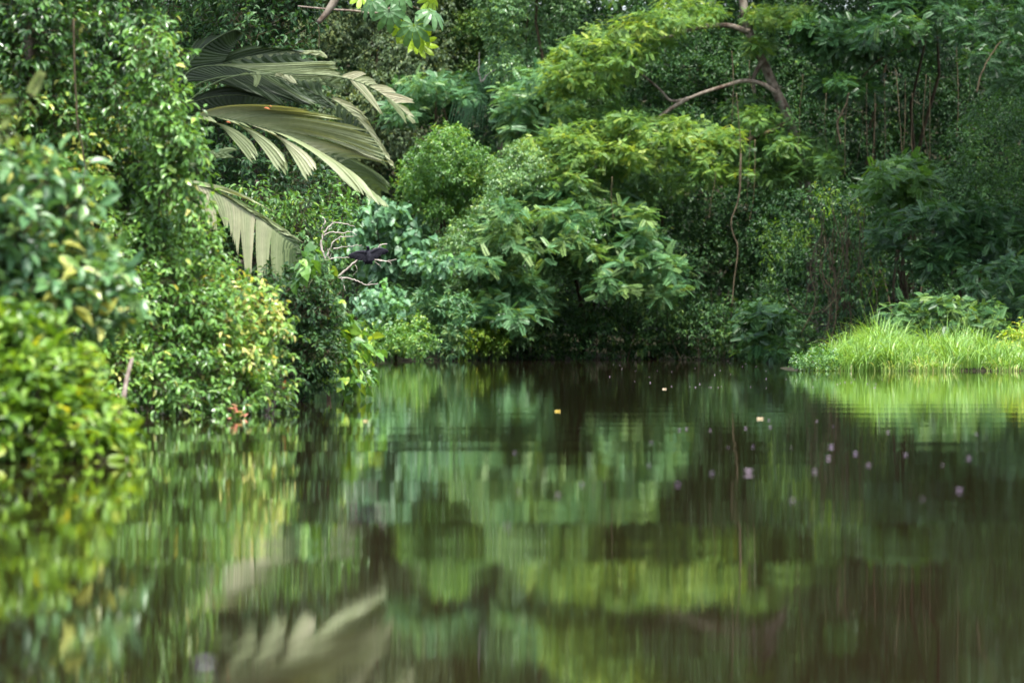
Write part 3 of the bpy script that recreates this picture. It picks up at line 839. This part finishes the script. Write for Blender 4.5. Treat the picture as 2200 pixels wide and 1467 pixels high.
# upright undivided blade and the fronds behind, shade put into their low tints
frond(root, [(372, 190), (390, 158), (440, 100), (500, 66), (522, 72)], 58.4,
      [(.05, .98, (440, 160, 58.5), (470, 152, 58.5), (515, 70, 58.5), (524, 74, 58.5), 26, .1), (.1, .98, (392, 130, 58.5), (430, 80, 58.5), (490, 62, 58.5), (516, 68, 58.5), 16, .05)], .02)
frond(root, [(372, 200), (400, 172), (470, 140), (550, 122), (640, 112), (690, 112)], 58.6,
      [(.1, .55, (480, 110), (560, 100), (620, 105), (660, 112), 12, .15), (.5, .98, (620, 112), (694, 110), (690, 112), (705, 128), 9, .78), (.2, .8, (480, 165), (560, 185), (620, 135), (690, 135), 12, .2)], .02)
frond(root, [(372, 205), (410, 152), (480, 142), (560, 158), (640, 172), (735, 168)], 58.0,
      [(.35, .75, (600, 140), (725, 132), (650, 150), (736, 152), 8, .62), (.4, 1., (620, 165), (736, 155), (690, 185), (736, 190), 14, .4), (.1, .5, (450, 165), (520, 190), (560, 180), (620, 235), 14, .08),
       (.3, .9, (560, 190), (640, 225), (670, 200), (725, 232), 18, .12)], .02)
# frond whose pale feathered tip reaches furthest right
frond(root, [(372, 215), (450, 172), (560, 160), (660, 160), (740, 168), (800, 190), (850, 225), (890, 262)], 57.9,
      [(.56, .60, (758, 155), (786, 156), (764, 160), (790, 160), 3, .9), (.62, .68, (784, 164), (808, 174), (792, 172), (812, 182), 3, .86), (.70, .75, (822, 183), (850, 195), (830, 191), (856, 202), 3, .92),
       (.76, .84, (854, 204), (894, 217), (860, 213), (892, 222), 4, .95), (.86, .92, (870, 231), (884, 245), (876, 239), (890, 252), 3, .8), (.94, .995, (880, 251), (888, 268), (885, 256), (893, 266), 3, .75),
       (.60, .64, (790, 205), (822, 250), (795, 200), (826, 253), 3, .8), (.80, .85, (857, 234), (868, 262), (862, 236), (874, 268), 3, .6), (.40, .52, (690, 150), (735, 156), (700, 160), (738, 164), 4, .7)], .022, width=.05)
# the long blade with shade in its low tint, crossing above the main frond, and pale tips behind the main frond
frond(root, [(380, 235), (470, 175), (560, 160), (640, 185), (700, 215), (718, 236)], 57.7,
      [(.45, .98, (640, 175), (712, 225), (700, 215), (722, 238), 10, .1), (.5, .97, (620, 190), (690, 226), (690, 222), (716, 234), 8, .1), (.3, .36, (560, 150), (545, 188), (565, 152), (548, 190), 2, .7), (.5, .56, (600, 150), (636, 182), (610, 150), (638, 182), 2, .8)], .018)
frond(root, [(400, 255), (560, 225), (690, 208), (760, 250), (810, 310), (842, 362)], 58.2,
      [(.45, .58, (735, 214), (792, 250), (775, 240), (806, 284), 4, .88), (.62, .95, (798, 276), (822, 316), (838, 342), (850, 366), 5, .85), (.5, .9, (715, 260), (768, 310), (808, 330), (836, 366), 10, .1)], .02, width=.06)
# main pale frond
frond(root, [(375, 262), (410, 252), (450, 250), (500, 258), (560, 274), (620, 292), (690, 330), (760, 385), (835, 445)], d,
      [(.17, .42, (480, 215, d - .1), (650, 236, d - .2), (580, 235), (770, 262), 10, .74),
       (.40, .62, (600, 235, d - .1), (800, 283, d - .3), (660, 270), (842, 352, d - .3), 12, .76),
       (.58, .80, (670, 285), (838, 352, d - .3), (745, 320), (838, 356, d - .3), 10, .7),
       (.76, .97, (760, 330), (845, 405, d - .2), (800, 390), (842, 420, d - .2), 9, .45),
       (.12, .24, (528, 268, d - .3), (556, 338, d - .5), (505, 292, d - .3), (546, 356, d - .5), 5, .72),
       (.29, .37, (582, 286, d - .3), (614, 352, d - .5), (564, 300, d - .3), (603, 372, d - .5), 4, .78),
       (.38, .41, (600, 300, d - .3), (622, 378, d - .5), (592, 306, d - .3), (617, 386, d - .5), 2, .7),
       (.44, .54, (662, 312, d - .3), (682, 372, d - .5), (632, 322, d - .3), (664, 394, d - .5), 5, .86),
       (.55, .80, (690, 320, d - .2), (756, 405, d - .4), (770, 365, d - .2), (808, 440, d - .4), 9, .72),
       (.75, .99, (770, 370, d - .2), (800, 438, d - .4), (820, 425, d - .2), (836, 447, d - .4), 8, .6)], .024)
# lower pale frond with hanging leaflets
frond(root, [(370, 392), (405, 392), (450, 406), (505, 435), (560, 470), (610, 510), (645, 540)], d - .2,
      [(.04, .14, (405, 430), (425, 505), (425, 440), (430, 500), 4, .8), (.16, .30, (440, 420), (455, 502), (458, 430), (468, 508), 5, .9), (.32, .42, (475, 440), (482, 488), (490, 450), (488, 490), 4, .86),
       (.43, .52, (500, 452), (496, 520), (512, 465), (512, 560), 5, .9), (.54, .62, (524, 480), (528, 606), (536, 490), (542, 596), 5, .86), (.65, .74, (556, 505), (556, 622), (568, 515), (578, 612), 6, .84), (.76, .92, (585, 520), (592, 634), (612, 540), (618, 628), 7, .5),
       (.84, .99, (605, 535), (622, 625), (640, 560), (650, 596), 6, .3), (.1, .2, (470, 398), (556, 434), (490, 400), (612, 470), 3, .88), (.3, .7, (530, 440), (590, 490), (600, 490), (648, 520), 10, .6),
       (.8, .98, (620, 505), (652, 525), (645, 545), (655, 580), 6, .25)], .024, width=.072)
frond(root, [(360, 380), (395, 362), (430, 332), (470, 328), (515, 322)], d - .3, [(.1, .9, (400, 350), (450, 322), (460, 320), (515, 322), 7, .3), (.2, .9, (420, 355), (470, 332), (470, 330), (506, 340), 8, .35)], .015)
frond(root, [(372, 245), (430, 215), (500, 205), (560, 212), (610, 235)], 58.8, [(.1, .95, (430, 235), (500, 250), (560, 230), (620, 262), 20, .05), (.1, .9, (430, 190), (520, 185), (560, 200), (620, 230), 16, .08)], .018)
for (x, y, s) in [(567, 232, .1), (486, 262, .07), (578, 228, .05)]:
    g = Geo()
    put_leaves(g, 'ovate', at(x, y, d - .4)[None], np.array([[1., 0, -.15]]), np.array([[0, -.6, .8]]), s, np.array([.5]))
    tag(g.build("fallen_leaf", ['deadleaf']), {567: "largest rust red dead leaf lying on the main palm frond", 486: "small orange dead leaf near the base of the main frond", 578: "tiny orange dead leaf on the upper rim of the main frond"}[x], "leaf", "dead leaves on the palm")

# ---------------------------------------------------------------- branch of large palmate leaves over the top edge
root = thing("palmate_tree", "branch of a tree with large hand shaped leaves hanging in from the top edge", "tree", at(735, -330, 59))
g = Geo(); g.tube(path([(735, -330), (745, -150), (725, -20), (706, 22), (683, 50)], 59, 20), np.linspace(.1, .035, 20), 8); g.build("branch", ['lichen_bark'], root)
g = Geo(); g.tube(path([(640, 14), (700, 20), (760, 24), (805, 29), (850, 10), (868, -40), (800, -140)], 59, 30), np.linspace(.012, .03, 30), 6); g.build("branch", ['bark'], root)
for q_ in (path([(683, 50), (686, 80), (684, 106)], 59, 8), path([(868, 10), (866, 40), (885, 55)], 58.6, 10), path([(868, 6), (900, 20), (926, 28)], 58.6, 10)):
    g = Geo(); g.tube(q_, .007, 5); g.build("twig", ['twig'], root)
g = Geo()
for (x, y, s, tn, ax, nm) in [(889, 55, .34, .42, (.2, -.1, -1), (-.1, -.7, .75)), (836, 25, .32, .3, (.1, -.1, -1), (0, -.6, .8)), (927, 26, .3, .5, (.8, -.2, -.6), (.35, -.5, .8)), (800, 2, .3, .25, (-.6, -.2, -.7), (-.2, -.5, .8)),
                               (898, 66, .34, 1.0, (.35, .2, -1), (.2, .6, .6)), (905, 92, .27, 1.0, (.0, -.1, -1), (-.3, .7, .5)), (868, 60, .26, .95, (-.6, .1, -.8), (-.2, .7, .5)), (925, -2, .24, .9, (.5, 0, -.8), (.3, .6, .6)), (776, -12, .24, .95, (-.2, 0, -1), (.1, .6, .6)), (856, -14, .3, .45, (.3, -.2, -.6), (0, -.6, .8))]:
    put_leaves(g, 'palmate', at(x, y, 58.4 + rng.uniform(-.1, .1) + (.45 if tn > .8 else 0))[None], np.array([ax], float), np.array([nm], float), s * 1.0, np.array([tn]))
g.build("leaves", ['cecropia'], root)

# ---------------------------------------------------------------- dead branches with the bird
root = thing("dead_branches", "bare pale dead branches reaching over the water behind the left bank creeper", "dead branch", at(688, 610, 74))
for pts, r0 in [([(682, 615), (700, 565), (690, 530), (694, 500), (692, 492), (698, 475), (690, 455), (694, 448)], .03), ([(688, 572), (705, 545), (714, 523), (732, 510), (760, 508)], .022), ([(694, 503), (712, 482), (716, 479), (745, 482), (763, 488)], .018),
                ([(692, 508), (712, 500), (738, 502), (752, 498), (766, 506)], .016), ([(695, 563), (715, 555), (740, 554), (760, 552)], .014), ([(716, 535), (740, 530), (777, 527)], .014),
                ([(712, 603), (735, 588), (760, 565), (790, 543), (812, 533), (818, 526), (832, 525)], .026), ([(704, 600), (740, 597), (765, 603), (788, 612), (812, 609)], .02), ([(772, 557), (800, 558), (830, 561), (852, 557)], .016), ([(810, 558), (835, 562), (841, 568)], .01),
                ([(788, 612), (803, 601)], .008), ([(732, 594), (738, 608), (741, 625)], .014), ([(800, 553), (815, 545), (835, 540)], .008), ([(704, 535), (706, 555), (712, 545)], .01), ([(714, 480), (715, 470)], .006), ([(676, 600), (690, 604), (715, 602)], .02), ([(762, 567), (768, 580), (758, 590)], .006), ([(805, 562), (822, 575)], .006)]:
    g = Geo()
    q = path(pts, 74, 5 * len(pts))
    q[1:-1] += rng.normal(0, .006, (len(q) - 2, 3))
    g.tube(q, np.linspace(r0, r0 * .35, len(q)), 6)
    g.build("branch", ['dead_wood'], root)

# black bird with half open wings, seen from behind: one continuous surface
def bird():
    bD = 73.6
    bm_g = Geo()
    def ell(path_pts, rad, sides=12):
        bm_g.tube(np.array([at(*q) for q in path_pts]), rad, sides)
    ell([(792, 566, bD + .02), (793, 560, bD), (793, 550, bD), (792, 542, bD), (791, 537, bD), (791, 533, bD - .02), (791, 530, bD - .03)], [.03, .055, .068, .06, .036, .03, .026])
    ell([(791, 535, bD - .02), (790.6, 531.5, bD - .05), (788, 530.5, bD - .09), (785, 530.8, bD - .14)], [.028, .032, .018, .005])
    # tail fan
    for k_, x in enumerate((784, 788, 792, 796, 800)):
        ell([(792, 558, bD + .03), ((792 + x) / 2, 563, bD + .05), (x, 567, bD + .07)], [.03, .028, .02], 6)
    # wings: arm bones and feather rows
    for sgn, arm in ((-1, [(791, 543), (778, 541), (765, 542), (753, 546)]), (1, [(794, 543), (806, 537), (816, 534), (829, 536)])):
        A_ = path(arm, bD - .02, 14)
        bm_g.tube(A_, np.linspace(.04, .014, 14), 8)
        for i in range(14):
            u = i / 13.
            drop = np.array([sgn * .05 * u, 0.02, -.2 + .13 * u ** 2 + .012 * math.sin(i * 2.1)])
            bm_g.tube(np.array([A_[i], A_[i] + drop * .5, A_[i] + drop]), [.022, .02, .008], 6)
    # legs
    for s_ in (-1, 1):
        ell([(792 + 2.2 * s_, 556, bD), (792 + 2.4 * s_, 560, bD + .01)], [.012, .008], 6)
    o = bm_g.build("black_bird", ['feathers'])
    md = o.modifiers.new("skin", 'REMESH'); md.mode = 'VOXEL'; md.voxel_size = .011; md.use_smooth_shade = True
    return tag(o, "black water bird drying its half spread wings on a bare branch over the river", "bird")
bird()

# ---------------------------------------------------------------- lianas and bare twigs on the far bank
def lianas(name, label, cat, group, items, mat='liana'):
    for pts, D, r in items:
        g = Geo()
        q = path(pts, D, 26)
        q[1:-1] += np.cumsum(rng.normal(0, .012, (24, 3)), 0) * np.sin(np.linspace(0, np.pi, 24))[:, None]
        g.tube(q, np.linspace(r, r * .6, 26), 5)
        tag(g.build(name, [mat]), label, cat, group)


lianas("hanging_liana", "thin bare liana hanging straight down in the shade of the right bank forest", "liana", "lianas hanging on the right bank",
       [([(x, y0), (x + rng.uniform(-8, 8), (y0 + y1) / 2), (x + rng.uniform(-14, 14), y1)], rng.uniform(176, 184), rng.uniform(.012, .024)) for x, y0, y1 in
        [(1572, 110, 265), (1610, 130, 205), (1582, 200, 400), (1725, 160, 330), (1775, 200, 330), (1800, 210, 345), (1822, 200, 380), (1850, 190, 350), (1862, 180, 400), (1880, 200, 420), (1900, 170, 340), (1925, 150, 360), (1945, 170, 380), (1960, 200, 400), (1990, 160, 370), (1998, 170, 420), (2055, 90, 300), (2075, 100, 280), (1612, 280, 430), (1622, 300, 480), (1525, 380, 460), (1537, 370, 470), (1315, 380, 470)]])
lianas("pale_vine_stem", "pale curving vine stem rising out of the dark hollow right of the leaning trunk", "liana", None, [([(1806, 310), (1800, 260), (1815, 225), (1824, 200)], 178, .06)])
lianas("looping_vine", "long vine looping down through the dark centre of the right bank to a forked end", "liana", None, [([(1592, 330), (1588, 420), (1570, 480), (1585, 530), (1578, 600), (1572, 660)], 172, .045)])
lianas("slanting_vine", "slanting bare vine stem below the upper right feathery sprays", "liana", None, [([(1840, 180), (1890, 130), (1960, 100), (2000, 70)], 184, .05)])
lianas("leaning_vine", "straight leaning bare stem near the right edge of the dark forest", "liana", None, [([(2098, 200), (2110, 160), (2140, 105), (2150, 90)], 168, .045)])
lianas("sagging_vine", "thin vine sagging in a loop over the dark hollow left of the brown twigs", "liana", None, [([(1690, 620), (1700, 650), (1730, 672), (1770, 660), (1790, 620)], 165, .03)])
lianas("bare_forked_twig", "pale dead forked twig standing above the drooping palm", "twig", None, [([(1034, 178), (1028, 150), (1030, 112)], 199, .05)], 'dead_wood')
lianas("bare_side_twig", "pale dead twig bending right beside the forked twig over the drooping palm", "twig", None, [([(1036, 176), (1050, 160), (1066, 150)], 199, .045)], 'dead_wood')

# brown hanging twig column above the grass
root = thing("brown_twig_curtain", "brown curtain of dead hanging twigs and vines behind the left end of the grass", "dead vines", at(1820, 780, 163))
for part_, x0, x1, n_ in (("twig", 1760, 1830, 22), ("twig", 1820, 1890, 14)):
    for _ in range(n_):
        g = Geo()
        x = rng.uniform(x0, x1); y0 = rng.uniform(440, 560); y1 = rng.uniform(640, 765)
        D = rng.uniform(160, 165)
        q = path([(x, y0), (x + rng.normal(0, 14), (2 * y0 + y1) / 3), (x + rng.normal(0, 18), (y0 + 2 * y1) / 3), (x + rng.normal(0, 16), y1)], D, 18)
        g.tube(q, rng.uniform(.008, .022), 4)
        g.build(part_, ['liana'], root)
g = Geo()
C, R = gen_blobs([(1740, 450), (1910, 450), (1900, 740), (1760, 745)], 163.5, 30, (18, 34), 1.2, .8, 0, 1.)
foliage(g, C, R, 'ovate', .26, 4, 4, .35, tint=.5, hang=.6)
g.build("leaves", ['dark'], root)

# bare twigs along the shaded waterline
root = thing("drowned_brush", "bare brown brush dipping into the dark water at the foot of the far bank", "brush", at(1300, 772, 184))
for _ in range(46):
    g = Geo()
    x = rng.uniform(1060, 1720)
    D = rng.uniform(184, 188)
    x2 = x + rng.normal(0, 30)
    q = path([(x, rng.uniform(620, 720)), ((x + x2) / 2 + rng.normal(0, 12), rng.uniform(690, 730)), (x2, 774)], D, 14)
    g.tube(q, rng.uniform(.006, .014), 4)
    g.build("twig", ['liana'], root)

# ---------------------------------------------------------------- small things at the left waterline
g = Geo(); g.tube(path([(243, 924, 39.5), (262, 870, 39.6), (272, 815, 39.8), (284, 770, 40)], 39.5, 14), np.linspace(.034, .02, 14), 8)
tag(g.build("leaning_stick", ['bark']), "pale dead stick leaning out of the water below the creeper mound", "stick")
root = thing("pink_plant", "small plant with pinkish red pointed leaves at the waterline of the creeper mound", "plant", at(515, 890, 41.8))
g = Geo()
n = 14
a = rng.uniform(0, 2 * np.pi, n)
put_leaves(g, 'slim', np.tile(at(515, 886, 41.2), (n, 1)) + rng.normal(0, .04, (n, 3)), np.stack([np.cos(a), np.sin(a) * .5 - .3, rng.uniform(-.1, .6, n)], 1), np.tile([0, -.4, .9], (n, 1)), .085, rng.random(n))
g.build("leaves", ['pinkleaf'], root)
for (x, y, D, lb, ax) in [(603, 787, 44.5, "upper rust red dead leaf hanging at the right end of the creeper mound", (.4, 0, -1)), (614, 815, 44.5, "lower rust red dead leaf hanging at the right end of the creeper mound", (-.3, 0, -1))]:
    g = Geo()
    put_leaves(g, 'ovate', at(x, y, D)[None], np.array([ax], float), np.array([[.2, -1, .3]]), .13, np.array([.6]))
    tag(g.build("hanging_dead_leaf", ['deadleaf']), lb, "leaf")
root = thing("bent_vine_stem", "thin yellow vine stem arching from the dark shrub up to the lower palm frond", "vine", at(566, 666, 52))
g = Geo(); g.tube(path([(566, 668), (600, 640), (635, 608), (658, 572)], 52, 16), np.linspace(.014, .008, 16), 6); g.build("stem", ['liana'], root)
lianas("reddish_vine_stem", "thin reddish brown vine stem running straight up the vine covered tree", "vine", None, [([(158, 40), (160, 200), (163, 330), (172, 420), (182, 500)], 43, .012)], 'twig')

# ---------------------------------------------------------------- things floating on the water
def float_at(px, py):
    D = F * CAM_H / (py - HOR)
    return np.array([(px - 1100) / F * D, D, .004])


def petal(p, size, tint, mat='petal'):
    g = Geo()
    n_ = 5
    for k_ in range(n_):
        a_ = k_ * 2 * np.pi / n_ + rng.uniform(0, 1)
        put_leaves(g, 'ovate', p[None], np.array([[math.cos(a_), math.sin(a_), .75]]), np.array([[-math.cos(a_), -math.sin(a_), 1.]]), size, np.array([tint + rng.normal(0, .1)]))
    return g.build("floating_blossom_or_glint", [mat])


spots = [(1399, 951), (1106, 974), (1250, 1042), (1198, 1065), (1090, 1131), (1526, 925), (1564, 962), (1609, 1016), (1751, 1014), (1866, 1000), (1946, 978), (1982, 1072), (1703, 1077), (2061, 1055), (2028, 932), (2098, 932), (1786, 960), (1700, 962), (1618, 960), (1530, 1018), (1456, 1042), (1460, 924), (1475, 922), (1602, 920), (1655, 918), (1790, 917), (1652, 903), (1908, 929), (2082, 985), (2025, 1000), (1838, 975), (1780, 985), (1115, 1057), (440, 1434), (1395, 1000), (1755, 905)]  # some spots are bubble highlights, drawn as pale petals
for (x, y) in spots:
    o = petal(float_at(x, y), .017 * float(np.exp(rng.normal(0, .4))), rng.uniform(.1, .8))
    tag(o, "small pale lilac blossom or bubble highlight floating on the dark open water", "blossom", "lilac blossoms floating on the river")
for _ in range(60):
    x = rng.uniform(1280, 1900); y = 776 + 60 * rng.random() ** 1.5
    if y < 798 and x > 1690:
        continue
    o = petal(float_at(x, y), rng.uniform(.014, .028), rng.uniform(.6, 1.))
    o.name = "floating_speck"
    tag(o, "tiny whitish floating speck on the dark water close to the far bank", "blossom", "white specks along the far bank")
for (x, y, s, tn, lb) in [(1197, 884, .055, .0, "yellow leaf floating alone in the centre of the river"), (1632, 900, .055, .9, "pale orange leaf floating right of centre, brighter than the blossoms around it"), (1427, 836, .06, 1., "whitish leaf floating near the far bank"), (784, 905, .04, .6, "small orange leaf floating off the tip of the left bank")]:
    g = Geo()
    pp = float_at(x, y)
    put_leaves(g, 'ovate', pp[None] - np.array([[s * .6, 0, 0]]), np.array([[1, .1, .12]]), np.array([[0, -.5, .9]]), s, np.array([tn]), 0, 1.2)
    put_leaves(g, 'ovate', pp[None] + np.array([[s * .1, 0, 0]]), np.array([[1, -.1, .3]]), np.array([[0, -.6, .8]]), s * .7, np.array([tn]), 0, 1.2)
    tag(g.build("floating_leaf", ['yellowleaf']), lb, "leaf")
